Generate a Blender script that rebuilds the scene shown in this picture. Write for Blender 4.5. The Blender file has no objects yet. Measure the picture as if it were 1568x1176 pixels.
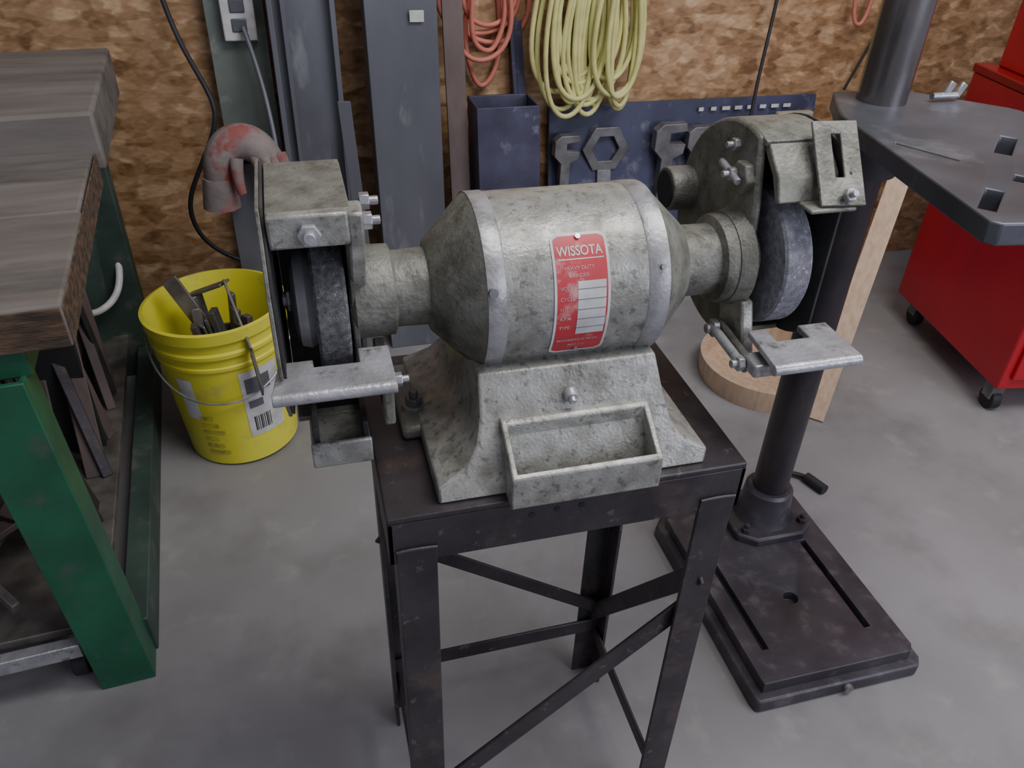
import bpy, bmesh, math, random
from mathutils import Vector, Matrix, Euler
R=random.Random(7)
C=bpy.context.collection
# ---------------------------------------------------------------- materials
def N(nt,t,**k):
    n=nt.nodes.new(t)
    for a,b in k.items(): setattr(n,a,b)
    return n
def mat(name,c1,c2=None,scale=8,rough=.6,metal=0,bump=.1,c3=None,s3=30,t3=.62,stretch=(1,1,1),detail=6,spec=.5,lo=.35,hi=.65,w3=.06,a3=1.0,c4=None,s4=80,t4=.6,w4=.08,a4=.6,rvar=0):
    m=bpy.data.materials.new(name); m.use_nodes=True; nt=m.node_tree; L=nt.links.new
    b=nt.nodes['Principled BSDF']
    tc=N(nt,'ShaderNodeTexCoord'); mp=N(nt,'ShaderNodeMapping'); mp.inputs['Scale'].default_value=stretch
    L(tc.outputs['Object'],mp.inputs[0])
    n1=N(nt,'ShaderNodeTexNoise'); n1.inputs['Scale'].default_value=scale; n1.inputs['Detail'].default_value=detail
    L(mp.outputs[0],n1.inputs[0])
    r=N(nt,'ShaderNodeValToRGB'); e=r.color_ramp.elements
    c2=c2 or tuple(x*.75 for x in c1)
    e[0].position=lo; e[0].color=(*c2,1); e[1].position=hi; e[1].color=(*c1,1)
    L(n1.outputs['Fac'],r.inputs[0]); col=r.outputs[0]
    def spots(col,cc,sc,t,w,a):
        n2=N(nt,'ShaderNodeTexNoise'); n2.inputs['Scale'].default_value=sc; n2.inputs['Detail'].default_value=6; n2.inputs['Roughness'].default_value=.6
        L(mp.outputs[0],n2.inputs[0])
        r2=N(nt,'ShaderNodeValToRGB'); e2=r2.color_ramp.elements
        e2[0].position=t; e2[0].color=(0,0,0,1); e2[1].position=t+w; e2[1].color=(a,a,a,1)
        L(n2.outputs['Fac'],r2.inputs[0])
        mx=N(nt,'ShaderNodeMix',data_type='RGBA'); L(r2.outputs[0],mx.inputs[0]); L(col,mx.inputs[6]); mx.inputs[7].default_value=(*cc,1)
        return mx.outputs[2]
    if c3: col=spots(col,c3,s3,t3,w3,a3)
    if c4: col=spots(col,c4,s4,t4,w4,a4)
    L(col,b.inputs['Base Color'])
    b.inputs['Roughness'].default_value=rough; b.inputs['Metallic'].default_value=metal
    b.inputs['Specular IOR Level'].default_value=spec
    if rvar:
        mr=N(nt,'ShaderNodeMapRange'); mr.inputs[1].default_value=.35; mr.inputs[2].default_value=.65; mr.inputs[3].default_value=rough+rvar; mr.inputs[4].default_value=rough-rvar
        L(n1.outputs['Fac'],mr.inputs[0]); L(mr.outputs[0],b.inputs['Roughness'])
    if bump:
        bp=N(nt,'ShaderNodeBump'); bp.inputs['Strength'].default_value=bump; bp.inputs['Distance'].default_value=.004
        n3=N(nt,'ShaderNodeTexNoise'); n3.inputs['Scale'].default_value=scale*6; n3.inputs['Detail'].default_value=3
        L(mp.outputs[0],n3.inputs[0]); L(n3.outputs['Fac'],bp.inputs['Height']); L(bp.outputs[0],b.inputs['Normal'])
    return m
def osb():
    m=bpy.data.materials.new('osb_board'); m.use_nodes=True; nt=m.node_tree; L=nt.links.new
    b=nt.nodes['Principled BSDF']; tc=N(nt,'ShaderNodeTexCoord')
    def layer(rot,sc,scale,seed):
        mp=N(nt,'ShaderNodeMapping'); mp.inputs['Rotation'].default_value=(0,rot,0); mp.inputs['Scale'].default_value=sc; mp.inputs['Location'].default_value=(seed,seed,seed)
        L(tc.outputs['Object'],mp.inputs[0])
        nz=N(nt,'ShaderNodeTexNoise'); nz.inputs['Scale'].default_value=6; nz.inputs['Detail'].default_value=4; L(mp.outputs[0],nz.inputs[0])
        ad=N(nt,'ShaderNodeMix',data_type='RGBA'); ad.inputs[0].default_value=.09; L(mp.outputs[0],ad.inputs[6]); L(nz.outputs['Color'],ad.inputs[7])
        v=N(nt,'ShaderNodeTexVoronoi',feature='SMOOTH_F1'); v.inputs['Scale'].default_value=scale; v.inputs['Smoothness'].default_value=.3; L(ad.outputs[2],v.inputs['Vector'])
        s=N(nt,'ShaderNodeSeparateColor'); L(v.outputs['Color'],s.inputs[0])
        return s.outputs[0],mp
    a,mpa=layer(.5,(1,1,2.4),14,0); c,mpc=layer(-.8,(1,1,2.2),17,3); d,_=layer(1.4,(1,1,2.0),24,7)
    def mixf(f,p,q):
        x=N(nt,'ShaderNodeMix')
        if isinstance(f,float): x.inputs[0].default_value=f
        else: L(f,x.inputs[0])
        L(p,x.inputs[2]); L(q,x.inputs[3]); return x.outputs[0]
    ns=N(nt,'ShaderNodeTexNoise'); ns.inputs['Scale'].default_value=11; L(tc.outputs['Object'],ns.inputs[0])
    st=N(nt,'ShaderNodeMapRange'); st.inputs[1].default_value=.46; st.inputs[2].default_value=.54; L(ns.outputs['Fac'],st.inputs[0])
    x1=mixf(st.outputs[0],a,c); x1=mixf(.4,x1,d)
    g=N(nt,'ShaderNodeTexNoise'); g.inputs['Scale'].default_value=40; g.inputs['Detail'].default_value=6; L(mpa.outputs[0],g.inputs[0])
    x2=mixf(.40,x1,g.outputs['Fac'])
    r=N(nt,'ShaderNodeValToRGB'); cr=r.color_ramp; cr.elements[0].position=.2; cr.elements[0].color=(.15,.075,.03,1)
    cr.elements[1].position=.80; cr.elements[1].color=(.60,.41,.24,1)
    e=cr.elements.new(.38); e.color=(.27,.15,.065,1)
    e=cr.elements.new(.6); e.color=(.41,.25,.13,1)
    L(x2,r.inputs[0]); L(r.outputs[0],b.inputs['Base Color']); b.inputs['Roughness'].default_value=.55
    bp=N(nt,'ShaderNodeBump'); bp.inputs['Strength'].default_value=.25; bp.inputs['Distance'].default_value=.003
    L(x2,bp.inputs['Height']); L(bp.outputs[0],b.inputs['Normal'])
    return m
M_OSB=osb()
M_FLOOR=mat('concrete',(.30,.29,.292),(.215,.207,.206),scale=1.6,rough=.66,bump=.1,c3=(.15,.14,.132),s3=3.4,t3=.50,w3=.2,a3=.62,detail=12,c4=(.37,.355,.33),s4=9,t4=.58,w4=.14,a4=.4,rvar=.08)
M_GREY=mat('grey_machine_paint',(.37,.37,.345),(.24,.24,.21),scale=42,rough=.40,metal=.3,bump=.2,c3=(.12,.115,.09),s3=24,t3=.53,w3=.16,a3=.7,detail=9,c4=(.09,.09,.07),s4=95,t4=.56,w4=.08,a4=.6,rvar=.08)
M_GREYD=mat('grey_cast_dirty',(.225,.225,.195),(.13,.13,.105),scale=34,rough=.5,metal=.25,bump=.3,c3=(.07,.068,.05),s3=26,t3=.55,w3=.14,a3=.8,detail=9,c4=(.06,.06,.05),s4=90,t4=.58,w4=.08,a4=.5)
M_GREYDD=mat('guard_inside',(.055,.055,.052),(.028,.028,.028),scale=18,rough=.6,metal=.1,bump=.2)  # darker grey puts the shade of the guard interiors into the colour
M_GREYL=mat('rim_glint_paint',(.40,.40,.42),(.27,.27,.26),scale=36,rough=.36,metal=.4,bump=.15,c3=(.15,.15,.13),s3=28,t3=.52,w3=.12,a3=.7)  # body grey made lighter to paint in the glints along the motor rims
M_ALU=mat('worn_aluminium',(.50,.50,.53),(.34,.34,.35),scale=26,rough=.36,metal=.5,bump=.25,c3=(.18,.18,.16),s3=40,t3=.56,w3=.12)
M_STEEL=mat('bright_steel',(.55,.55,.58),(.35,.35,.37),scale=30,rough=.3,metal=.8,bump=.05)
M_FLANGE=mat('machined_flange',(.60,.60,.64),(.42,.42,.44),scale=30,rough=.35,metal=.3,bump=.08)
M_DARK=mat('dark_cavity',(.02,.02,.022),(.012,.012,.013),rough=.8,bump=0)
M_WHEEL=mat('abrasive_grey',(.19,.19,.20),(.08,.08,.085),scale=160,rough=.95,bump=.9,c3=(.34,.34,.36),s3=220,t3=.60)
M_WHEEL2=mat('abrasive_light',(.28,.28,.32),(.16,.16,.18),scale=120,rough=.8,bump=.7,c3=(.44,.44,.50),s3=200,t3=.60)
M_STAND=mat('rusty_painted_steel',(.064,.055,.060),(.033,.029,.033),scale=10,rough=.42,metal=.4,bump=.25,c3=(.12,.088,.075),s3=14,t3=.54,w3=.14,a3=.65,c4=(.17,.155,.15),s4=60,t4=.62,w4=.08,a4=.6)
M_RED=mat('label_red',(.55,.045,.055),(.42,.035,.045),scale=14,rough=.45,bump=0,c3=(.56,.36,.35),s3=36,t3=.54,w3=.14,a3=.75,c4=(.3,.12,.11),s4=90,t4=.6,a4=.5)
M_WHITE=mat('label_white',(.68,.68,.68),(.5,.5,.48),scale=30,rough=.45,bump=0)
M_BUCK=mat('yellow_plastic',(.80,.76,.07),(.68,.63,.05),scale=6,rough=.42,bump=.02,c3=(.36,.33,.12),s3=9,t3=.60,w3=.14,a3=.6)
M_BLK=mat('black_rubber',(.025,.025,.028),(.015,.015,.016),rough=.6,bump=.05)
M_GREEN=mat('green_paint',(.018,.135,.065),(.013,.085,.043),scale=7,rough=.42,bump=.08,c3=(.06,.10,.075),s3=12,t3=.57,w3=.12,a3=.7)
M_GREEND=mat('dark_green_paint',(.050,.085,.066),(.028,.048,.04),scale=7,rough=.6,bump=.1,c3=(.10,.105,.095),s3=14,t3=.56,w3=.14)
M_WOOD=mat('worn_bench_wood',(.215,.195,.175),(.13,.118,.105),scale=3,rough=.7,bump=.18,stretch=(1,5,5),c3=(.045,.042,.042),s3=1.8,t3=.50,w3=.22,a3=.85,lo=.3,hi=.7,c4=(.14,.10,.07),s4=4,t4=.55,w4=.15,a4=.5)
M_PLANKE=mat('plank_end_wood',(.16,.10,.06),(.05,.036,.026),scale=14,rough=.8,bump=.4,stretch=(1,3,5))
M_WOODT=mat('pine_wood',(.58,.42,.29),(.46,.32,.21),scale=8,rough=.6,bump=.1,stretch=(8,8,1))
M_REDP=mat('cabinet_red',(.50,.012,.022),(.38,.01,.018),scale=3,rough=.32,bump=.01)
M_REDD=mat('cabinet_dark_red',(.30,.008,.012),(.22,.006,.01),scale=3,rough=.35,bump=.01)
M_DPB=mat('drill_base_iron',(.090,.080,.092),(.05,.044,.052),scale=9,rough=.42,metal=.35,bump=.2,c3=(.16,.15,.155),s3=18,t3=.54,w3=.16,a3=.7)
M_DPT=mat('drill_table_iron',(.115,.12,.14),(.075,.078,.09),scale=6,rough=.42,metal=.4,bump=.08,c3=(.20,.20,.22),s3=9,t3=.55,w3=.16,a3=.7)
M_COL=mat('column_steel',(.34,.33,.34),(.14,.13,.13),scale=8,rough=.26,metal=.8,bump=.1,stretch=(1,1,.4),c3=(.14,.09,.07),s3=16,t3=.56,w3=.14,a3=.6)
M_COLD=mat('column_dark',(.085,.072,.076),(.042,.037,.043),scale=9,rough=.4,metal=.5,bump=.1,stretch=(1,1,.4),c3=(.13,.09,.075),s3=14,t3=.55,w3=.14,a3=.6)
M_TUBE=mat('galv_tube',(.16,.165,.19),(.11,.113,.13),scale=5,rough=.5,metal=.4,bump=.08,stretch=(1,1,.3),c3=(.22,.225,.245),s3=12,t3=.58,w3=.12)
M_TUBEB=mat('blue_grey_tube',(.08,.08,.13),(.045,.045,.075),scale=8,rough=.5,metal=.35,bump=.1,c3=(.15,.15,.2),s3=20,t3=.6,w3=.1)
M_PLATEG=mat('grey_green_plate',(.19,.22,.195),(.12,.14,.125),scale=6,rough=.6,metal=.2,bump=.1,c3=(.25,.27,.24),s3=14,t3=.56,w3=.12)
M_RUST=mat('rusty_flat_bar',(.17,.125,.115),(.09,.07,.068),scale=9,rough=.65,metal=.3,bump=.2,stretch=(1,1,.4))
M_BOARD=mat('blue_tool_board',(.055,.06,.12),(.03,.034,.07),scale=6,rough=.5,bump=.05,c3=(.13,.13,.17),s3=14,t3=.56,w3=.14)
M_TOOL=mat('tool_steel',(.23,.23,.235),(.13,.13,.135),scale=18,rough=.45,metal=.5,bump=.1)
M_YC=mat('yellow_cord',(.66,.64,.26),(.54,.52,.21),scale=20,rough=.5,bump=0)
M_OC=mat('orange_cord',(.62,.20,.14),(.5,.16,.12),scale=20,rough=.5,bump=0)
M_SCRAP=mat('scrap_steel',(.25,.23,.21),(.11,.10,.09),scale=14,rough=.5,metal=.5,bump=.15)
M_LEATHER=mat('faded_glove',(.27,.225,.21),(.15,.125,.12),scale=10,rough=.9,bump=.4,c3=(.26,.08,.07),s3=9,t3=.52,w3=.08)
M_PRINT=mat('printed_text',(.33,.30,.06),(.62,.56,.04),scale=60,bump=0)
M_BEIGE=mat('beige_paint',(.42,.38,.30),(.3,.27,.21),scale=12,rough=.6)
# ---------------------------------------------------------------- helpers
class G:
    def __init__(s,name,loc=(0,0,0),rot=(0,0,0),world=False):
        s.e=bpy.data.objects.new(name,None); s.e.empty_display_size=.05; C.objects.link(s.e)
        s.e.location=loc; s.e.rotation_euler=rot
        s.off=-Vector(loc) if world else Vector((0,0,0))
def fin(g,name,bm,m,bev=0,seg=2,ang=35):
    bmesh.ops.recalc_face_normals(bm,faces=bm.faces)
    for f in bm.faces: f.smooth=True
    for e in bm.edges:
        if len(e.link_faces)==2:
            if e.calc_face_angle(0)>math.radians(ang): e.smooth=False
    me=bpy.data.meshes.new(name); bm.to_mesh(me); bm.free(); me.materials.append(m)
    o=bpy.data.objects.new(name,me); C.objects.link(o)
    if g is not None:
        o.parent=g.e; o.location=g.off
    if bev:
        b=o.modifiers.new('bevel','BEVEL'); b.width=bev; b.segments=seg; b.limit_method='ANGLE'; b.angle_limit=math.radians(40)
    return o
def box(g,name,c,s,m,bev=.003,rot=(0,0,0)):
    bm=bmesh.new(); bmesh.ops.create_cube(bm,size=1)
    T=Matrix.Translation(c)@Euler(rot).to_matrix().to_4x4()@Matrix.Diagonal((*s,1))
    bmesh.ops.transform(bm,matrix=T,verts=bm.verts); return fin(g,name,bm,m,bev)
def bx(g,name,a,b,m,bev=.003):
    return box(g,name,[(a[i]+b[i])/2 for i in range(3)],[abs(b[i]-a[i]) for i in range(3)],m,bev)
def prism(g,name,pts,ax,a0,a1,m,bev=.002):
    def P(p,a):
        return (a,p[0],p[1]) if ax==0 else ((p[0],a,p[1]) if ax==1 else (p[0],p[1],a))
    bm=bmesh.new(); A=[bm.verts.new(P(p,a0)) for p in pts]; B=[bm.verts.new(P(p,a1)) for p in pts]
    bm.faces.new(A); bm.faces.new(B[::-1]); n=len(pts)
    for i in range(n): bm.faces.new((A[i],A[(i+1)%n],B[(i+1)%n],B[i]))
    return fin(g,name,bm,m,bev)
def band(g,name,pts,t,ax,a0,a1,m,bev=.0015):
    P=[Vector(p) for p in pts]; out=[]
    for i in range(len(P)):
        d=(P[min(i+1,len(P)-1)]-P[max(i-1,0)]).normalized(); out.append(P[i]+Vector((-d.y,d.x))*t)
    return prism(g,name,[tuple(p) for p in P]+[tuple(p) for p in out[::-1]],ax,a0,a1,m,bev)
def frame(d):
    d=Vector(d).normalized(); u=Vector((0,0,1)) if abs(d.z)<.9 else Vector((1,0,0))
    a=u.cross(d).normalized(); b=d.cross(a); return a,b,d
def lathe(g,name,prof,o,d,m,seg=64,bev=0,a0=0,a1=360,start=0):
    a,b,d=frame(d); o=Vector(o); bm=bmesh.new(); rings=[]; full=abs(a1-a0)>=360
    n=seg if full else seg+1
    for r,h in prof:
        if r<1e-6: rings.append([bm.verts.new(o+d*h)]*n); continue
        rings.append([bm.verts.new(o+d*h+(a*math.cos(t)+b*math.sin(t))*r) for t in [math.radians(a0+(a1-a0)*i/seg) for i in range(n)]])
    for i in range(len(rings)-1):
        for j in range(seg):
            k=(j+1)%n
            q=[rings[i][j],rings[i][k],rings[i+1][k],rings[i+1][j]]; u=[]
            for v in q:
                if v not in u: u.append(v)
            if len(u)>2: bm.faces.new(u)
    return fin(g,name,bm,m,bev)
def rod(g,name,p0,p1,r,m,seg=24,r2=None,bev=0):
    p0=Vector(p0); d=Vector(p1)-p0; r2=r if r2 is None else r2
    return lathe(g,name,[(0,0),(r,0),(r2,d.length),(0,d.length)],p0,d,m,seg,bev)
def bar(g,name,p0,p1,w,t,m,up=(0,0,1),bev=.002):
    p0=Vector(p0);p1=Vector(p1); d=(p1-p0); l=d.length; d.normalize(); s=d.cross(Vector(up)).normalized(); u=s.cross(d)
    bm=bmesh.new(); bmesh.ops.create_cube(bm,size=1)
    T=Matrix.Translation((p0+p1)/2)@Matrix((s,u,d)).transposed().to_4x4()@Matrix.Diagonal((w,t,l,1))
    bmesh.ops.transform(bm,matrix=T,verts=bm.verts); return fin(g,name,bm,m,bev)
def tube(g,name,pts,r,m,cyc=False,res=8):
    cu=bpy.data.curves.new(name,'CURVE'); cu.dimensions='3D'; cu.bevel_depth=r; cu.bevel_resolution=3; cu.resolution_u=res; cu.use_fill_caps=True
    s=cu.splines.new('NURBS'); s.points.add(len(pts)-1)
    for p,q in zip(s.points,pts):
        p.co=(q[0],q[1],q[2],1)
        if len(q)>3: p.radius=q[3]
    s.order_u=4; s.use_endpoint_u=True; s.use_cyclic_u=cyc
    t=bpy.data.objects.new('t',cu); C.objects.link(t); bpy.context.view_layer.update()
    me=bpy.data.meshes.new_from_object(t.evaluated_get(bpy.context.evaluated_depsgraph_get())); bpy.data.objects.remove(t)
    me.materials.clear(); me.materials.append(m)
    for p in me.polygons: p.use_smooth=True
    o=bpy.data.objects.new(name,me); C.objects.link(o)
    if g is not None: o.parent=g.e; o.location=g.off
    return o
def nut(g,name,c,d,r,h,m=None):
    c=Vector(c); d=Vector(d).normalized(); m=m or M_STEEL
    rod(g,name,c,c+d*h,r,m,6,bev=.0008)
    rod(g,name+'_stud',c,c+d*h*1.9,r*.5,m,16,bev=.0008)
def cut(o,cutters):
    for c in cutters:
        md=o.modifiers.new('b','BOOLEAN'); md.object=c; md.operation='DIFFERENCE'; md.solver='EXACT'
    bpy.context.view_layer.update()
    me=bpy.data.meshes.new_from_object(o.evaluated_get(bpy.context.evaluated_depsgraph_get()))
    o.modifiers.clear(); o.data=me
    for c in cutters: bpy.data.objects.remove(c)
def arc(cy,cz,r,t0,t1,n=24):
    return [(cy-r*math.cos(math.radians(t0+(t1-t0)*i/n)),cz+r*math.sin(math.radians(t0+(t1-t0)*i/n))) for i in range(n+1)]
# ---------------------------------------------------------------- room
box(None,'floor',(1.0,1.0,-.05),(9,7,.1),M_FLOOR,0)
box(None,'wall_back',(1.0,2.65,1.3),(9,.1,2.6),M_OSB,0)
# ---------------------------------------------------------------- stand
g=G('grinder_stand',(.27,.79,0),world=True)
X0,X1,Y0,Y1,ZT=.045,.480,.63,.955,.83
bx(g,'top_plate',(X0,Y0,ZT-.008),(X1,Y1,ZT),M_STAND,.002)
AP=.070
for n,a,b in [('apron_front',(X0,Y0,ZT-AP),(X1,Y0+.006,ZT-.008)),('apron_back',(X0,Y1-.006,ZT-AP),(X1,Y1,ZT-.008)),
              ('apron_left',(X0,Y0,ZT-AP),(X0+.006,Y1,ZT-.008)),('apron_right',(X1-.006,Y0,ZT-AP),(X1,Y1,ZT-.008))]:
    bx(g,n,a,b,M_STAND,.001)
k=0
lx0,lx1,ly0,ly1=X0+.008,X1-.008,Y0+.002,Y1+.0
for x,sx in ((lx0,1),(lx1,-1)):
    for y,sy in ((ly0,1),(ly1,-1)):
        k+=1; w=.046; t=.006
        y_=y-.004 if sy>0 else y
        pts=[(x,y_),(x+sx*w,y_),(x+sx*w,y_+sy*t),(x+sx*t,y_+sy*t),(x+sx*t,y_+sy*w),(x,y_+sy*w)]
        prism(g,'leg_%d'%k,pts,2,0,ZT-.05 if sy>0 else ZT-.03,M_STAND,.001)
bar(g,'rail_back',(lx0,ly1-.012,.145),(lx1,ly1-.012,.15),.006,.034,M_STAND,up=(0,0,1))
bar(g,'brace_back',(lx0,ly1-.02,.50),(lx1,ly1-.02,.20),.005,.028,M_STAND)
bar(g,'rail_right',(lx1-.012,ly0,.13),(lx1-.012,ly1,.13),.006,.03,M_STAND)
bar(g,'brace_right',(lx1-.02,ly0,.64),(lx1-.02,ly1,.17),.006,.03,M_STAND)
bar(g,'brace_front',(lx1,ly0+.012,.585),(lx0,ly0+.012,.20),.006,.034,M_STAND)
bar(g,'rail_left',(lx0+.012,ly0,.10),(lx0+.012,ly1,.10),.006,.03,M_STAND)
tube(g,'weld_bead_left',[(lx0,ly0-.004,.780),(lx0+.02,ly0-.004,.783),(lx0+.046,ly0-.004,.780)],.0025,M_STAND)
tube(g,'weld_bead_right',[(lx1,ly0-.004,.780),(lx1-.02,ly0-.004,.783),(lx1-.046,ly0-.004,.780)],.0025,M_STAND)
for i,(x,z) in enumerate([(.21,.803),(.24,.806),(.27,.806)]): rod(g,'apron_hole_%d'%i,(x,Y0-.0006,z),(x,Y0+.001,z),.004,M_DARK,16)
# ---------------------------------------------------------------- bench grinder
g=G('bench_grinder',(.27,.79,.83),world=True)
AY,AZ=.80,1.02
def lx(name,prof,m,seg=72,bev=0): return lathe(g,name,[(r,x) for x,r in prof],(0,AY,AZ),(1,0,0),m,seg,bev)
lx('motor_shell',[(.190,0),(.190,.1),(.358,.1),(.358,0)],M_GREY)
lx('end_bell_left',[(.035,0),(.035,.046),(.041,.052),(.083,.051),(.087,.043),(.122,.044),(.125,.052),(.168,.096),(.174,.1008),(.190,.1008),(.190,.0)],M_GREYD)
lx('end_bell_right',[(.356,0),(.356,.1008),(.376,.1008),(.382,.096),(.424,.055),(.427,.044),(.472,.043),(.475,.053),(.481,.055),(.512,.053),(.520,.046),(.520,0)],M_GREYD)
lx('rim_band_left',[(.173,.1009),(.176,.1014),(.192,.1014),(.194,.1)],M_GREYL)  # lighter ring stands in for light reflected at the rim
lx('rim_band_right',[(.353,.1),(.355,.1014),(.373,.1014),(.378,.1009)],M_GREYL)
rod(g,'oil_cup_left',(.178,AY-.1*math.cos(.35),AZ+.1*math.sin(.35)),(.178,AY-.108*math.cos(.35),AZ+.108*math.sin(.35)),.005,M_TOOL,16)
rod(g,'oil_cup_right',(.368,AY-.1*math.cos(.45),AZ+.1*math.sin(.45)),(.368,AY-.106*math.cos(.45),AZ+.106*math.sin(.45)),.003,M_TOOL,16)
def patch(name,x0,x1,a0,a1,r,m,n=16,rc=.0):
    bm=bmesh.new(); rows=[]
    for i in range(n+1):
        a=math.radians(a0+(a1-a0)*i/n); dist=min(i,n-i)/n*math.radians(abs(a1-a0))*r
        ins=0
        if rc and dist<rc: ins=rc-math.sqrt(max(0,rc*rc-(rc-dist)**2))
        rows.append([bm.verts.new((x,AY-r*math.cos(a),AZ+r*math.sin(a))) for x in (x0+ins,x1-ins)])
    for i in range(n): bm.faces.new((rows[i][0],rows[i][1],rows[i+1][1],rows[i+1][0]))
    return fin(g,name,bm,m)
LX0,LX1=.245,.308
patch('plate_border',LX0,LX1,-33,52,.1008,M_WHITE,48,.008)
patch('plate_red',LX0+.003,LX1-.003,-31,50,.1011,M_RED,48,.006)
patch('plate_data_panel',LX0+.026,LX1-.005,-14,22,.1014,M_WHITE,12)
for i in range(5): patch('plate_rule_%d'%i,LX0+.026,LX1-.005,-9+i*6.5,-8.6+i*6.5,.1016,M_TUBE,1)
patch('plate_logo_strip',LX0+.006,LX1-.006,35,35.7,.1014,M_WHITE,2)
def text(name,s,size,x,a,m,r=.1015,wmax=None):
    cu=bpy.data.curves.new(name,'FONT'); cu.body=s; cu.size=size; cu.offset=size*.015
    t=bpy.data.objects.new('t',cu); C.objects.link(t); bpy.context.view_layer.update()
    me=bpy.data.meshes.new_from_object(t.evaluated_get(bpy.context.evaluated_depsgraph_get())); bpy.data.objects.remove(t)
    w=max(v.co.x for v in me.vertices); k=min(1,wmax/w) if wmax else 1
    for v in me.vertices:
        an=math.radians(a)+v.co.y/r; v.co=Vector((x+v.co.x*k,AY-r*math.cos(an),AZ+r*math.sin(an)))
    me.materials.clear(); me.materials.append(m)
    o=bpy.data.objects.new(name,me); C.objects.link(o); o.parent=g.e; o.location=g.off
M_FADE=mat('faded_print',(.60,.42,.41),(.52,.25,.25),scale=60,rough=.5,bump=0)
text('plate_title','WISSOTA',.0150,LX0+.0055,37.5,M_WHITE,wmax=.051)
text('plate_line_a','HEAVY DUTY',.0055,LX0+.012,29,M_FADE)
text('plate_line_b','GRINDER',.0055,LX0+.016,24.5,M_FADE)
for i,s in enumerate(['VOLTS','CYCLE','H.P.','R.P.M.','TYPE']): text('plate_line_%d'%i,s,.0055,LX0+.006,17-i*6.5,M_FADE)
text('plate_maker','MINNEAPOLIS, MINN.',.005,LX0+.006,-20,M_FADE,wmax=.05)
text('plate_maker_b','MFG CO.',.005,LX0+.02,-25,M_FADE,wmax=.05)
for i,(x,a) in enumerate([(.276,49),(.276,-29)]):
    a=math.radians(a); rod(g,'plate_rivet_%d'%i,(x,AY-.1*math.cos(a),AZ+.1*math.sin(a)),(x,AY-.1035*math.cos(a),AZ+.1035*math.sin(a)),.003,M_STEEL,12)
def base():
    prof=[(.105,.83),(.105,.853),(.120,.860),(.140,.870),(.153,.888),(.160,.915),(.163,.955),(.374,.955),(.379,.915),(.385,.888),(.396,.870),(.412,.860),(.428,.853),(.428,.83)]
    bm=bmesh.new(); L=[]
    def yf(z): return .642+max(0,z-.853)*.62
    def yb(z): return .915-max(0,z-.853)*.5
    for f in (yf,yb): L.append([bm.verts.new((x,f(z),z)) for x,z in prof])
    bm.faces.new(L[0]); bm.faces.new(L[1][::-1]); n=len(prof)
    for i in range(n): bm.faces.new((L[0][i],L[0][(i+1)%n],L[1][(i+1)%n],L[1][i]))
    return fin(g,'cast_base',bm,M_GREY,.003)
base()
bx(g,'foot_left',(.083,.76,.83),(.13,.905,.850),M_GREYD,.006)
for i,(x,y) in enumerate([(.103,.80),(.425,.86)]):
    rod(g,'foot_washer_%d'%i,(x,y,.849),(x,y,.858),.015,M_GREYD,24,bev=.001); nut(g,'foot_bolt_%d'%i,(x,y,.858),(0,0,1),.011,.010,M_TOOL)
t=prism(g,'water_tray',[(.614,.831),(.614,.874),(.672,.912),(.70,.912),(.70,.831)],0,.181,.357,M_GREY,0)
c=prism(g,'cutter',[(.620,.840),(.620,.91),(.667,.95),(.667,.840)],0,.188,.350,M_GREY,0)
cut(t,[c]); b=t.modifiers.new('bevel','BEVEL'); b.width=.0018; b.segments=2; b.limit_method='ANGLE'
bx(g,'tray_dark_sheet',(.189,.621,.8395),(.349,.666,.8425),M_GREYDD,0)  # thin sheet that makes the tray floor darker
rod(g,'base_screw',(.265,.688,.930),(.265,.678,.926),.008,M_GREYL,24,bev=.001)
rod(g,'base_screw_head',(.265,.682,.928),(.265,.672,.924),.0045,M_STEEL,16,bev=.001)
def wheel(nm,x0,x1,r,m):
    lx(nm,[(x0,0),(x0,r-.003),(x0+.003,r),(x1-.003,r),(x1,r-.003),(x1,0)],m)
wheel('wheel_left',-.002,.032,.080,M_WHEEL)
wheel('wheel_right',.530,.566,.085,M_WHEEL2)
lx('flange_left',[(-.002,0),(-.002,.052),(-.009,.056),(-.019,.053),(-.024,.038),(-.026,0)],M_FLANGE)
lx('flange_right',[(.566,0),(.566,.047),(.574,.050),(.580,.040),(.582,0)],M_FLANGE)
lx('arbor_left',[(-.034,0),(-.034,.008),(.0,.008),(.0,0)],M_FLANGE,24)
nut(g,'arbor_nut_left',(-.026,AY,AZ),(-1,0,0),.014,.004,M_FLANGE)
nut(g,'arbor_nut_right',(.582,AY,AZ),(1,0,0),.014,.006)
# left guard
TZ=1.150
outL=[(.726,TZ-.038),(.720,TZ-.008),(.728,TZ),(.862,TZ),(.900,TZ-.028),(.920,1.08),(.922,1.01),(.905,.95),(.87,.90),(.82,.875),(.775,.870)]
band(g,'guard_left_shell',outL[::-1],.007,0,-.036,.042,M_GREYD)
inner=[(.735,TZ-.04),(.722,TZ-.002),(.862,TZ-.002),(.898,TZ-.03),(.918,1.08),(.920,1.01),(.903,.95),(.868,.902),(.80,.905),(.765,.95),(.752,1.0),(.752,1.07)]
prism(g,'guard_left_inner_plate',inner,0,.036,.043,M_GREYD)
outer=[(.716,TZ-.02),(.722,TZ+.006),(.862,TZ+.004),(.902,TZ-.028),(.922,1.08),(.924,1.01),(.905,.95),(.868,.90),(.80,.885),(.74,.905),(.698,.95),(.682,1.01),(.688,1.08)]
prism(g,'guard_left_side_cover',outer,0,-.044,-.040,M_GREYD,.001)
prism(g,'guard_left_shade_sheet',[(p[0]+.004,p[1]) for p in outer],0,-.0395,-.037,M_GREYDD,0)  # added dark sheet, paints shade onto the inner side of the cover
bx(g,'guard_left_top_cap',(-.036,.716,TZ-.034),(.040,.730,TZ),M_GREY,.003)
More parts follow.
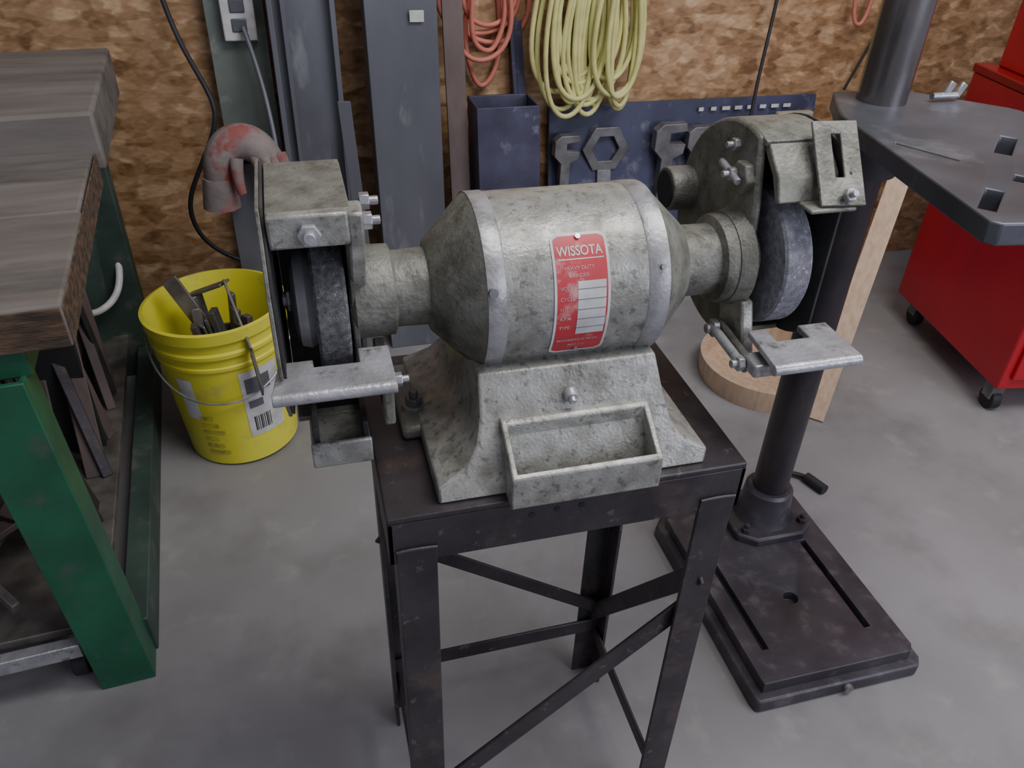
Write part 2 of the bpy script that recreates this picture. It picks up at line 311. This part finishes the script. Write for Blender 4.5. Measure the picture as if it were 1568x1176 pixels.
nut(g,'guard_left_cap_bolt',(.002,.716,TZ-.019),(0,-1,0),.0115,.007,M_ALU)
prism(g,'guard_left_arm',[(.716,TZ-.002),(.750,TZ-.002),(.79,1.06),(.76,1.045),(.735,1.085),(.720,TZ-.035)],0,.038,.054,M_GREY,.003)
nut(g,'guard_left_wing_a',(.054,.735,TZ-.018),(1,0,0),.009,.009)
nut(g,'guard_left_wing_b',(.054,.765,TZ-.010),(1,0,0),.009,.010)
prism(g,'chute_left',[(.698,.860),(.698,.892),(.704,.892),(.710,.872),(.80,.877),(.80,.862),(.72,.854)],0,-.024,.042,M_GREY,.002)
bx(g,'chute_left_wall_a',(-.020,.712,.868),(-.014,.80,.905),M_GREYDD,.001)
bx(g,'chute_left_wall_b',(.034,.712,.868),(.040,.80,.905),M_GREYDD,.001)
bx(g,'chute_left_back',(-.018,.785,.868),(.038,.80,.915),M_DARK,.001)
def rest(nm,x0,x1,wx0,wx1,z,yf,yb,yn,ybl=None):
    ybl=ybl or yb
    pts=[(x0,yf),(x1,yf),(x1,yb),(wx1+.003,yb),(wx1+.003,yn),(wx0-.003,yn),(wx0-.003,ybl),(x0+.008,ybl)]
    prism(g,nm,pts,2,z,z+.008,M_ALU,.0015)
    rod(g,nm+'_lip',(x0,yf+.002,z+.001),(x1,yf+.002,z+.001),.007,M_ALU,20,bev=.001)
rest('tool_rest_left',-.053,.070,-.007,.034,.980,.664,.735,.708,.722)
bx(g,'rest_arm_left',(.058,.700,.905),(.070,.740,.982),M_GREYD,.003)
bar(g,'rest_bracket_left',(.064,.72,.925),(.064,.79,.955),.03,.012,M_GREYD,up=(1,0,0))
nut(g,'rest_bolt_left',(.070,.69,.972),(1,0,0),.008,.008)
# right guard: closed round back, open front exposing the wheel
cyR,czR=.826,1.042
band(g,'guard_right_shell',arc(cyR,czR,.136,285,70,36),.007,0,.510,.592,M_GREYD)
prism(g,'guard_right_inner_plate',arc(cyR,czR,.1355,74,286,36)+[(.800,.94),(.772,.985),(.764,1.04),(.772,1.10)],0,.506,.516,M_GREYD,.004)
prism(g,'guard_right_side_cover',arc(cyR,czR,.137,48,312,40),0,.594,.5975,M_GREYDD,.001)
lx('guard_right_hub',[(.49,.0),(.49,.056),(.508,.062),(.508,0)],M_GREYD)
rod(g,'dust_port_right',(.472,.935,1.058),(.53,.935,1.058),.029,M_GREYD,32,bev=.002)
rod(g,'dust_port_mouth',(.4705,.935,1.058),(.474,.935,1.058),.024,M_DARK,32)
rod(g,'guard_boss',(.508,.800,1.122),(.495,.800,1.122),.020,M_GREYD,6,bev=.002)
nut(g,'guard_boss_nut',(.495,.808,1.124),(-1,0,0),.008,.009,M_ALU)
rod(g,'guard_wing_bar',(.490,.790,1.120),(.490,.835,1.130),.0045,M_ALU,16,bev=.001)
nut(g,'guard_top_nut',(.508,.832,1.150),(-1,0,0),.008,.009,M_ALU)
prism(g,'guard_right_brow',[(.782,1.168),(.750,1.140),(.738,1.112),(.746,1.110),(.762,1.136),(.79,1.160)],0,.514,.592,M_GREYD,.002)
SR=(math.radians(-40),0,math.radians(-6))
t=box(g,'spark_plate',(.584,.746,1.152),(.054,.004,.098),M_GREYD,0,rot=SR)
c=box(None,'cutter',(.584,.750,1.160),(.011,.05,.050),M_GREYD,0,rot=SR)
c.parent=g.e; c.location=g.off
cut(t,[c]); b=t.modifiers.new('bevel','BEVEL'); b.width=.001; b.segments=1; b.limit_method='ANGLE'
nut(g,'spark_bolt',(.584,.716,1.126),(0,-1,.6),.008,.008,M_ALU)
bx(g,'spark_bracket',(.540,.712,1.108),(.598,.75,1.113),M_GREYD,.002)
prism(g,'guard_right_arm',[(.745,.985),(.80,.985),(.79,.94),(.755,.912),(.715,.912),(.73,.945)],0,.500,.516,M_GREY,.003)
bar(g,'rest_link_right_a',(.490,.775,.938),(.490,.690,.930),.026,.008,M_GREYD,up=(1,0,0),bev=.004)
rod(g,'rest_link_rod',(.479,.765,.942),(.479,.695,.936),.006,M_ALU,16)
nut(g,'rest_link_bolt_a',(.485,.765,.940),(-1,0,0),.012,.008,M_ALU)
nut(g,'rest_link_bolt_b',(.485,.695,.932),(-1,0,0),.010,.008,M_ALU)
bx(g,'rest_link_foot',(.486,.668,.926),(.54,.70,.943),M_ALU,.003)
rest('tool_rest_right',.494,.608,.528,.566,.950,.645,.722,.694)
# ---------------------------------------------------------------- drill press
g=G('drill_press',(.95,1.1,0),world=True)
b0=prism(g,'base_plate',[(.755,.765),(1.13,.765),(1.145,.785),(1.145,1.30),(1.12,1.33),(.80,1.33),(.75,1.27),(.75,.785)],2,0,.035,M_DPB,.006)
b1=prism(g,'base_top',[(.772,.785),(1.115,.785),(1.125,.80),(1.125,1.29),(1.10,1.31),(.81,1.31),(.77,1.26),(.77,.80)],2,.03,.064,M_DPB,0)
cs=[]
for x in (.815,1.06):
    c=bx(None,'cutter',(x-.008,.86,.045),(x+.008,1.12,.08),M_DPB,0); c.parent=g.e; c.location=g.off; cs.append(c)
c=rod(None,'cutter',(.94,.97,.04),(.94,.97,.09),.016,M_DPB,24); c.parent=g.e; c.location=g.off; cs.append(c)
cut(b1,cs); b=b1.modifiers.new('bevel','BEVEL'); b.width=.004; b.segments=2; b.limit_method='ANGLE'
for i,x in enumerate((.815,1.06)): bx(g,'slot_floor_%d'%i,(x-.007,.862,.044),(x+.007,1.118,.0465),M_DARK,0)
CX,CY=1.003,1.215
prism(g,'column_flange',[(CX-.10,CY-.06),(CX-.06,CY-.09),(CX+.06,CY-.09),(CX+.10,CY-.06),(CX+.10,CY+.06),(CX+.06,CY+.085),(CX-.06,CY+.085),(CX-.10,CY+.06)],2,.06,.085,M_DPB,.006)
for i,(a,b_) in enumerate([(-.075,-.055),(.075,-.055),(.075,.055),(-.075,.055)]): nut(g,'flange_bolt_%d'%i,(CX+a,CY+b_,.085),(0,0,1),.012,.012,M_DPB)
lathe(g,'column_socket',[(0,0),(.075,0),(.062,.02),(.056,.085),(.050,.092),(0,.092)],(CX,CY,.08),(0,0,1),M_DPB,48)
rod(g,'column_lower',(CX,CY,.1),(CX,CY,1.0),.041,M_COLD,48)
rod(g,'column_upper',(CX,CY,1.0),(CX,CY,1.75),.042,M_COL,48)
rod(g,'base_lug_bolt',(.96,.767,.02),(.96,.757,.02),.010,M_SCRAP,16)
tg=prism(g,'work_table',[(.880,1.150),(.803,.725),(.813,.712),(1.13,.665),(1.145,.675),(1.215,1.12),(1.205,1.14),(1.08,1.28),(.95,1.28),(.895,1.18)],2,1.045,1.075,M_DPT,0)
cs=[]
for (x,y,w,ln,rt) in ((1.045,.966,.024,.10,-47),(.857,.783,.022,.085,-48),(.900,.963,.010,.10,27),(.955,.84,.016,.03,-48)):
    c=box(None,'cutter',(x,y,1.06),(w,ln,.1),M_DPT,0,rot=(0,0,math.radians(rt))); c.parent=g.e; c.location=g.off; cs.append(c)
cut(tg,cs); b=tg.modifiers.new('bevel','BEVEL'); b.width=.003; b.segments=2; b.limit_method='ANGLE'
lathe(g,'table_clamp',[(.042,-.02),(.060,-.02),(.060,.07),(.042,.07)],(CX,CY,.97),(0,0,1),M_DPB,40)
rod(g,'clamp_screw',(1.085,1.19,1.085),(1.135,1.19,1.085),.006,M_STEEL,16)
bar(g,'clamp_wing_a',(1.11,1.19,1.083),(1.122,1.19,1.108),.014,.006,M_STEEL,up=(0,1,0))
bar(g,'clamp_wing_b',(1.135,1.19,1.083),(1.147,1.19,1.105),.014,.006,M_STEEL,up=(0,1,0))
# ---------------------------------------------------------------- yellow bucket
BX,BY=-.238,1.92
g=G('yellow_bucket',(BX,BY,0),rot=(0,math.radians(-2),0)); g.e.scale=(1.14,1.14,1.17)
rf=lambda h:.128+.022*h/.37
pr=[(0,.004),(rf(0)-.004,.004),(rf(0),.008)]+[(rf(h),h) for h in (.1,.2,.27)]+[(rf(.275)+.004,.275),(rf(.28)+.004,.282),(rf(.285),.285),(rf(.305),.305),(rf(.31)+.006,.308),(rf(.315)+.006,.316),(rf(.32),.32),(rf(.34),.34),(rf(.345)+.007,.345),(rf(.37)+.007,.37),(rf(.37)-.001,.372),(rf(.36)-.003,.36),(rf(.01)-.004,.012),(0,.012)]
lathe(g,'shell',pr,(0,0,0),(0,0,1),M_BUCK,72)
def bp(name,a0,a1,h0,h1,m,o=.001):
    return lathe(g,name,[(rf(h0)+o,h0),(rf(h1)+o,h1)],(0,0,0),(0,0,1),m,10,a0=a0,a1=a1)
A_,B_,_=frame((0,0,1))
def ang(x,y):
    v=Vector((x,y,0)); return math.degrees(math.atan2(v.dot(B_),v.dot(A_)))
cam_a=ang(-BX,-BY)
sgn=1 if ang(1,-BY)>cam_a else -1
bp('paper_label',cam_a+sgn*6,cam_a+sgn*44,.08,.26,M_WHITE)
for i in range(9): bp('barcode_%d'%i,cam_a+sgn*(12+i*2.0),cam_a+sgn*(12+i*2.0+(.7 if i%3 else 1.3)),.095,.135,M_BLK,.0016)
bp('label_print',cam_a+sgn*10,cam_a+sgn*34,.20,.24,M_TUBE,.0016)
bp('label_print_b',cam_a+sgn*10,cam_a+sgn*24,.16,.18,M_TUBE,.0016)
bp('side_label',cam_a-sgn*52,cam_a-sgn*36,.14,.25,M_WHITE)
for i in range(6): bp('warning_print_%d'%i,cam_a-sgn*40,cam_a-sgn*(18+4*(i%3)),.04+i*.02,.05+i*.02,M_PRINT,.001)
tube(g,'wire_handle',[(.158*math.cos(t),.158*math.sin(t)*.95-.01,.31-.11*abs(math.sin(t))) for t in [math.pi+math.pi*i/16 for i in range(17)]],.0025,M_STEEL)
for i in range(24):
    a=R.uniform(0,6.28); r=R.uniform(0,.09); tx,ty=r*math.cos(a),r*math.sin(a); l=R.uniform(.26,.40)
    a2=R.uniform(0,6.28); dx=.07*math.cos(a2); dy=.07*math.sin(a2)
    bar(g,'scrap_%d'%i,(tx*.6,ty*.6,.02),(tx*.6+dx*.6,ty*.6+dy*.6,.02+l*.9),R.uniform(.012,.034),R.uniform(.005,.016),R.choice([M_SCRAP,M_RUST,M_TOOL]))
bar(g,'pry_bar',(.06,-.03,.10),(-.085,.03,.42),.036,.008,M_SCRAP,up=(0,1,0))
bar(g,'flat_strap',(-.06,.06,.36),(.035,-.01,.415),.034,.006,M_SCRAP,up=(0,0,1))
bar(g,'flat_strap_bent',(.035,-.01,.415),(.075,-.155,.32),.032,.006,M_SCRAP,up=(1,0,0))
bar(g,'flat_strap_hanging',(.075,-.160,.325),(.080,-.164,.22),.030,.005,M_SCRAP,up=(1,0,0))
# ---------------------------------------------------------------- workbench
g=G('green_workbench',(-.362,1.155,0),rot=(0,0,math.radians(4.5)))
bx(g,'top_slab',(-1.5,0,.782),(.0,.36,.856),M_WOOD,.005)
bx(g,'top_slab_b',(-1.5,.3605,.782),(-.004,.70,.856),M_WOOD,.005)
bx(g,'top_slab_raised',(-1.5,.70,.81),(.015,1.30,.935),M_WOOD,.008)
bx(g,'slab_end',(-1.5,-.003,.786),(-.003,0.0,.851),M_PLANKE,.001)
bx(g,'slab_side',(-.001,.004,.786),(.002,.69,.851),M_PLANKE,.001)
bx(g,'front_rail',(-1.5,.01,.735),(-.07,.09,.782),M_GREEN,.003)
for i,x in enumerate((-.150,-1.45)):
    def sl(nm,a,b,y0,y1,m): prism(g,nm,[(x+a-.03,.74),(x+b-.03,.74),(x+b,0),(x+a,0)],1,y0,y1,m,.002)
    sl('leg_front_web_%d'%i,0,.10,-.015,-.005,M_GREEN)
    sl('leg_front_flange_%d'%i,.092,.10,-.010,.06,M_GREEN)
    sl('leg_front_flange_b_%d'%i,0,.008,-.010,.06,M_GREEN)
    bx(g,'leg_back_%d'%i,(x,1.15,0),(x+.10,1.22,.80),M_GREEND,.003)
bx(g,'side_rail_low',(-.095,.055,.0),(-.045,1.15,.10),M_GREEND,.003)
bx(g,'lower_shelf',(-1.45,.03,.13),(-.11,1.15,.15),M_SCRAP,.002)
bx(g,'lower_front_rail',(-1.45,-.005,.10),(-.16,.02,.135),M_ALU,.002)
bx(g,'under_shade_sheet',(-1.45,.6,.15),(-.14,.62,.782),M_DARK,.001)  # added near-black sheet standing in for the shade below the bench top
rod(g,'foot_caster',(-.20,.05,.03),(-.17,.05,.03),.03,M_BLK,24,bev=.003)
for i in range(34):
    x=R.uniform(-.75,-.2); z=.17+R.uniform(0,.2); y=R.uniform(.03,.3)
    bar(g,'shelf_scrap_%d'%i,(x,y,z),(x+R.uniform(-.1,.12),y+R.uniform(.1,.25),z+R.uniform(-.02,.12)),R.uniform(.015,.05),R.uniform(.006,.03),R.choice([M_SCRAP,M_RUST,M_TOOL,M_RUST]))
for i in range(16):
    x=-.13-R.uniform(0,.05); y=R.uniform(.12,.9)
    bar(g,'side_scrap_%d'%i,(x,y,.15),(x-R.uniform(0,.1),y+R.uniform(.0,.2),R.uniform(.4,.7)),R.uniform(.015,.05),.008,R.choice([M_STAND,M_RUST,M_STAND]))
g=G('green_waste_can',(-.72,2.36,0))
lathe(g,'shell',[(0,.005),(.13,.005),(.17,.62),(.178,.62),(.178,.64),(.165,.64),(.125,.02),(0,.02)],(0,0,0),(0,0,1),M_GREEND,56)
tube(g,'white_handle',[(.04,-.165,.36),(.08,-.20,.29),(.14,-.17,.28),(.19,-.09,.32),(.18,-.04,.41)],.010,M_WHITE)
# ---------------------------------------------------------------- red cabinet
g=G('red_tool_cabinet',(1.95,1.51,0),rot=(0,0,math.radians(-10)))
bx(g,'body',(0,0,.10),(.75,.62,.87),M_REDP,.006)
bx(g,'top_trim',(-.003,-.005,.87),(.755,.625,.895),M_REDD,.004)
bx(g,'top_chest',(.045,.04,.895),(.72,.58,1.25),M_REDP,.006)
for i in range(4):
    bx(g,'drawer_%d'%i,(.03,-.012,.14+i*.17),(.72,0,.295+i*.17),M_REDP,.003)
    bx(g,'drawer_pull_%d'%i,(.2,-.03,.265+i*.17),(.55,-.012,.278+i*.17),M_STEEL,.002)
for i,(x,y) in enumerate(((.04,.05),(.69,.06),(.06,.56),(.69,.56))):
    rod(g,'caster_wheel_%d'%i,(x-.015,y,.035),(x+.015,y,.035),.035,M_BLK,24,bev=.003)
    bx(g,'caster_fork_%d'%i,(x-.022,y-.02,.04),(x+.022,y+.02,.10),M_TOOL,.003)
# ---------------------------------------------------------------- leaning stock
def hollow(g,nm,x0,x1,yb,yt,h,d,t,m,dx=0):
    pts=[(x0,0),(x1,0),(x1,d),(x0,d)]; pin=[(x0+t,t),(x1-t,t),(x1-t,d-t),(x0+t,d-t)]
    bm=bmesh.new(); Q=[]
    for z in (0,h):
        yy=yb+(yt-yb)*z/h; ox=dx*z/h
        Q.append([bm.verts.new((x+ox,y+yy,z)) for x,y in pts]); Q.append([bm.verts.new((x+ox,y+yy,z)) for x,y in pin])
    for i in range(4):
        j=(i+1)%4
        bm.faces.new((Q[0][i],Q[0][j],Q[2][j],Q[2][i])); bm.faces.new((Q[1][i],Q[1][j],Q[3][j],Q[3][i]))
        bm.faces.new((Q[2][i],Q[2][j],Q[3][j],Q[3][i])); bm.faces.new((Q[0][i],Q[0][j],Q[1][j],Q[1][i]))
    return fin(g,nm,bm,m,.002)
g=G('steel_beam',(.33,2.4,0),world=True); hollow(g,'tube_body',.230,.430,2.28,2.42,1.7,.10,.006,M_TUBE,dx=-.01)
bx(g,'stamp_label',(.345,2.352,1.00),(.385,2.356,1.03),M_WHITE,.001)
g=G('steel_channel',(.03,2.4,0),world=True)
hollow(g,'web',-.030,.150,2.34,2.50,1.6,.012,.002,M_TUBE)
hollow(g,'flange_a',-.030,-.015,2.30,2.46,1.6,.05,.004,M_TUBE); hollow(g,'flange_b',.135,.15,2.30,2.46,1.6,.05,.004,M_TUBE); hollow(g,'inner_rib',.005,.017,2.31,2.47,1.6,.04,.003,M_TUBE)
g=G('rusty_flat_bar',(.47,2.4,0),world=True); hollow(g,'strip',.465,.525,2.30,2.46,1.5,.012,.003,M_RUST,dx=-.028)
g=G('short_square_tube',(.55,2.3,0),world=True); hollow(g,'tube_body',.540,.735,2.24,2.33,.765,.14,.007,M_TUBEB,dx=-.01)
g=G('angle_iron',(.74,2.55,0),world=True); hollow(g,'leg_a',.765,.78,2.50,2.57,.96,.03,.004,M_TUBEB,dx=-.08); hollow(g,'leg_b',.78,.805,2.50,2.57,.96,.006,.002,M_TUBEB,dx=-.08)
g=G('thin_steel_strip',(.15,2.25,0),world=True); hollow(g,'strip',.165,.200,2.20,2.26,.82,.01,.002,M_TUBE,dx=-.04)
g=G('grey_steel_plate',(-.15,2.5,0),world=True); hollow(g,'plate',-.20,-.04,2.48,2.58,1.5,.010,.003,M_PLATEG)
# tool board
g=G('wrench_board',(1.3,2.5,0),world=True)
hollow(g,'panel',.83,1.84,2.47,2.57,.69,.012,.003,M_BOARD)
hollow(g,'panel_edge',.83,1.84,2.464,2.568,.69,.006,.002,M_BOARD)
def onb(z): return 2.46+z*.1/.70
def wr(nm,x,zt,w,h,hexy=False,m=M_TOOL):
    y=onb(zt)-.012
    if hexy:
        bm=bmesh.new()
        o=[(x+w*math.cos(math.radians(60*i)),zt-w+w*math.sin(math.radians(60*i))) for i in range(6)]
        q=[(x+w*.58*math.cos(math.radians(60*i)),zt-w+w*.58*math.sin(math.radians(60*i))) for i in range(6)]
        V=[[bm.verts.new((a,yy,b)) for a,b in l] for yy in (y-.012,y) for l in (o,q)]
        for i in range(6):
            j=(i+1)%6
            bm.faces.new((V[0][i],V[0][j],V[1][j],V[1][i])); bm.faces.new((V[2][i],V[2][j],V[3][j],V[3][i]))
            bm.faces.new((V[0][i],V[0][j],V[2][j],V[2][i])); bm.faces.new((V[1][i],V[1][j],V[3][j],V[3][i]))
        fin(g,nm+'_ring',bm,m,.002)
        bar(g,nm+'_handle',(x,y-.008,zt-2*w+.012),(x+.0,y-.05,zt-h),w*.6,.012,m,up=(0,1,0))
    else:
        pts=[(x-w*.5,zt-.2*w),(x-w*.25,zt),(x+w*.5,zt),(x+w*.55,zt-.25*w),(x,zt-.3*w),(x,zt-.6*w),(x+w*.55,zt-.65*w),(x+w*.5,zt-.95*w),(x+.18*w,zt-1.1*w),(x+.15*w,zt-h),(x-.25*w,zt-h),(x-.22*w,zt-1.1*w),(x-w*.5,zt-.8*w)]
        prism(g,nm,pts,1,y-.05,y-.012,m,.002)
wr('pipe_wrench',.875,.615,.085,.36); wr('ring_spanner',1.03,.635,.085,.38,True); wr('open_spanner',1.25,.635,.11,.42); wr('adjustable_wrench',1.36,.62,.085,.36); wr('small_spanner',1.60,.63,.09,.3)
for i in range(8): box(g,'lettering_%d'%i,(1.38+i*.048,onb(.665)-.004,.662),(R.uniform(.014,.03),.003,.012),M_WHITE,0)
bx(g,'beige_clip',(1.66,2.50,.60),(1.80,2.53,.65),M_BEIGE,.006)
# ---------------------------------------------------------------- cords
def coil(gname,m,r,cx,cy,ztop,n,wlo,whi,zlo,zhi,seed,xoff=.05):
    q=random.Random(seed); pts=[]
    for i in range(n):
        w=q.uniform(wlo,whi); zb=q.uniform(zlo,zhi); x=cx+q.uniform(-xoff,xoff); y=cy+q.uniform(-.035,.02)
        for k in range(12):
            t=2*math.pi*k/12; zc=(ztop+zb)/2; s=math.sin(t); c=math.cos(t)
            ww=w*(.35+.65*(1-c)/2)
            pts.append((x+ww*s+q.uniform(-.008,.008),y+.015*s,zc+(ztop-zb)/2*c))
    g=G(gname,(cx,cy,ztop),world=True); tube(g,'coil',pts,r,m,res=4)
    rod(g,'wall_hook',(cx,2.6,ztop-.005),(cx,cy-.05,ztop-.01),.008,M_TOOL,12)
coil('yellow_extension_cord',M_YC,.0082,.96,2.50,1.30,24,.03,.15,.665,.80,3,.13)
coil('orange_extension_cord',M_OC,.0080,.62,2.56,1.25,6,.08,.21,.70,.95,5,.03)
g=G('hanging_cable',(1.55,2.55,1.0),world=True); tube(g,'cable',[(1.62,2.58,1.3),(1.59,2.55,1.0),(1.56,2.51,.86),(1.54,2.49,.74),(1.53,2.47,.60)],.006,M_BLK)
g=G('black_wall_cable',(-.34,2.4,1.0),world=True); tube(g,'cable',[(-.33,2.58,1.25),(-.31,2.56,1.0),(-.24,2.46,.86),(-.20,2.42,.78),(-.22,2.42,.70),(-.31,2.44,.55),(-.35,2.45,.44),(-.29,2.44,.32),(-.17,2.43,.28)],.007,M_BLK)
g=G('dark_wall_cord',(2.1,2.55,1.0),world=True); tube(g,'cable',[(2.16,2.58,1.3),(2.08,2.58,.98),(2.0,2.57,.84),(1.95,2.57,.70)],.005,M_BLK)
g=G('red_cord',(1.95,2.55,1.0),world=True); tube(g,'cord',[(1.90,2.58,1.2),(1.89,2.56,.97),(1.92,2.56,.90),(1.97,2.56,.93),(1.98,2.58,1.2)],.007,M_OC)
g=G('power_outlet',(-.12,2.5,1.0),world=True); bx(g,'cover',(-.155,2.505,.93),(-.065,2.53,1.07),M_WHITE,.004); bx(g,'socket',(-.13,2.500,.955),(-.09,2.506,.99),M_TUBE,.004); bx(g,'socket_b',(-.13,2.500,1.005),(-.09,2.506,1.04),M_TUBE,.004)
tube(g,'outlet_cord',[(-.10,2.49,.97),(-.075,2.44,.88),(-.055,2.36,.75),(-.05,2.30,.60),(-.05,2.26,.4),(-.05,2.25,.2),(-.05,2.25,.01)],.007,M_TUBE)
g=G('wooden_tub',(1.39,1.86,0))
lathe(g,'rim',[(0,0),(.21,0),(.216,.03),(.216,.075),(.195,.075),(.195,.02),(0,.02)],(0,0,0),(0,0,1),M_WOODT,56)
bar(g,'upright_board',(.030,-.245,.0),(.315,.03,.70),.018,.060,M_WOODT,up=(.7,-.7,0))
g=G('floor_plug_cord',(1.15,1.45,0),world=True)
tube(g,'cord',[(1.07,1.36,.01),(1.12,1.42,.01),(1.20,1.42,.01),(1.24,1.37,.012)],.007,M_BLK); rod(g,'plug',(1.24,1.37,.014),(1.26,1.31,.014),.014,M_BLK,16)
# glove on a post behind the left guard
g=G('work_glove_on_post',(-.14,2.15,0),world=True)
hollow(g,'post',-.19,-.10,2.12,2.16,.70,.04,.004,M_TUBE)
tube(g,'glove_palm',[(-.205,2.13,.64,.9),(-.205,2.13,.70,1.15),(-.18,2.135,.755,1.35),(-.13,2.14,.775,1.4),(-.085,2.14,.745,1.3),(-.06,2.13,.695,1.05)],.034,M_LEATHER)
tube(g,'glove_cuff',[(-.207,2.13,.60,1.25),(-.206,2.13,.64,1.15),(-.205,2.13,.68,1.0)],.040,M_LEATHER)
for i,(dx,ln) in enumerate([(-.015,.09),(.007,.11),(.028,.105),(.047,.08)]):
    tube(g,'glove_finger_%d'%i,[(-.09+dx,2.115,.735,1.3),(-.075+dx,2.095,.70,1.2),(-.068+dx,2.09,.70-ln*.5,1.05),(-.07+dx,2.09,.70-ln,.8)],.013,M_LEATHER)
tube(g,'glove_thumb',[(-.15,2.10,.735,1.3),(-.155,2.085,.695,1.1),(-.148,2.08,.65,.85)],.014,M_LEATHER)
# ---------------------------------------------------------------- light
w=bpy.data.worlds.new('world'); bpy.context.scene.world=w; w.use_nodes=True
w.node_tree.nodes['Background'].inputs[0].default_value=(.84,.85,1,1); w.node_tree.nodes['Background'].inputs[1].default_value=.36
def area(n,loc,tgt,size,e,col):
    l=bpy.data.lights.new(n,'AREA'); l.shape='RECTANGLE'; l.size=size[0]; l.size_y=size[1]; l.energy=e; l.color=col
    o=bpy.data.objects.new(n,l); C.objects.link(o); o.location=loc; o.rotation_euler=(Vector(tgt)-Vector(loc)).to_track_quat('-Z','Y').to_euler()
area('ceiling_light',(1.3,.5,3.0),(1.1,1.6,0),(2.0,1.0),62,(1,.97,.95))
area('door_daylight',(2.6,-1.6,1.9),(.8,1.4,.6),(2.0,1.6),50,(.78,.81,1))
# ---------------------------------------------------------------- camera
H=1.45; PITCH=math.radians(35); YAW=math.radians(16); roll=0.036
f=Vector((math.sin(YAW)*math.cos(PITCH),math.cos(YAW)*math.cos(PITCH),-math.sin(PITCH)))
r=Vector((math.cos(YAW),-math.sin(YAW),0)); up=r.cross(f)
cr=r*math.cos(roll)+up*math.sin(roll); cu=up*math.cos(roll)-r*math.sin(roll)
cam=bpy.data.objects.new('camera',bpy.data.cameras.new('camera')); C.objects.link(cam); bpy.context.scene.camera=cam
mw=Matrix((cr,cu,-f)).transposed().to_4x4(); mw.translation=(0,0,H); cam.matrix_world=mw
cam.data.lens=28.0; cam.data.sensor_width=36; cam.data.clip_start=.02
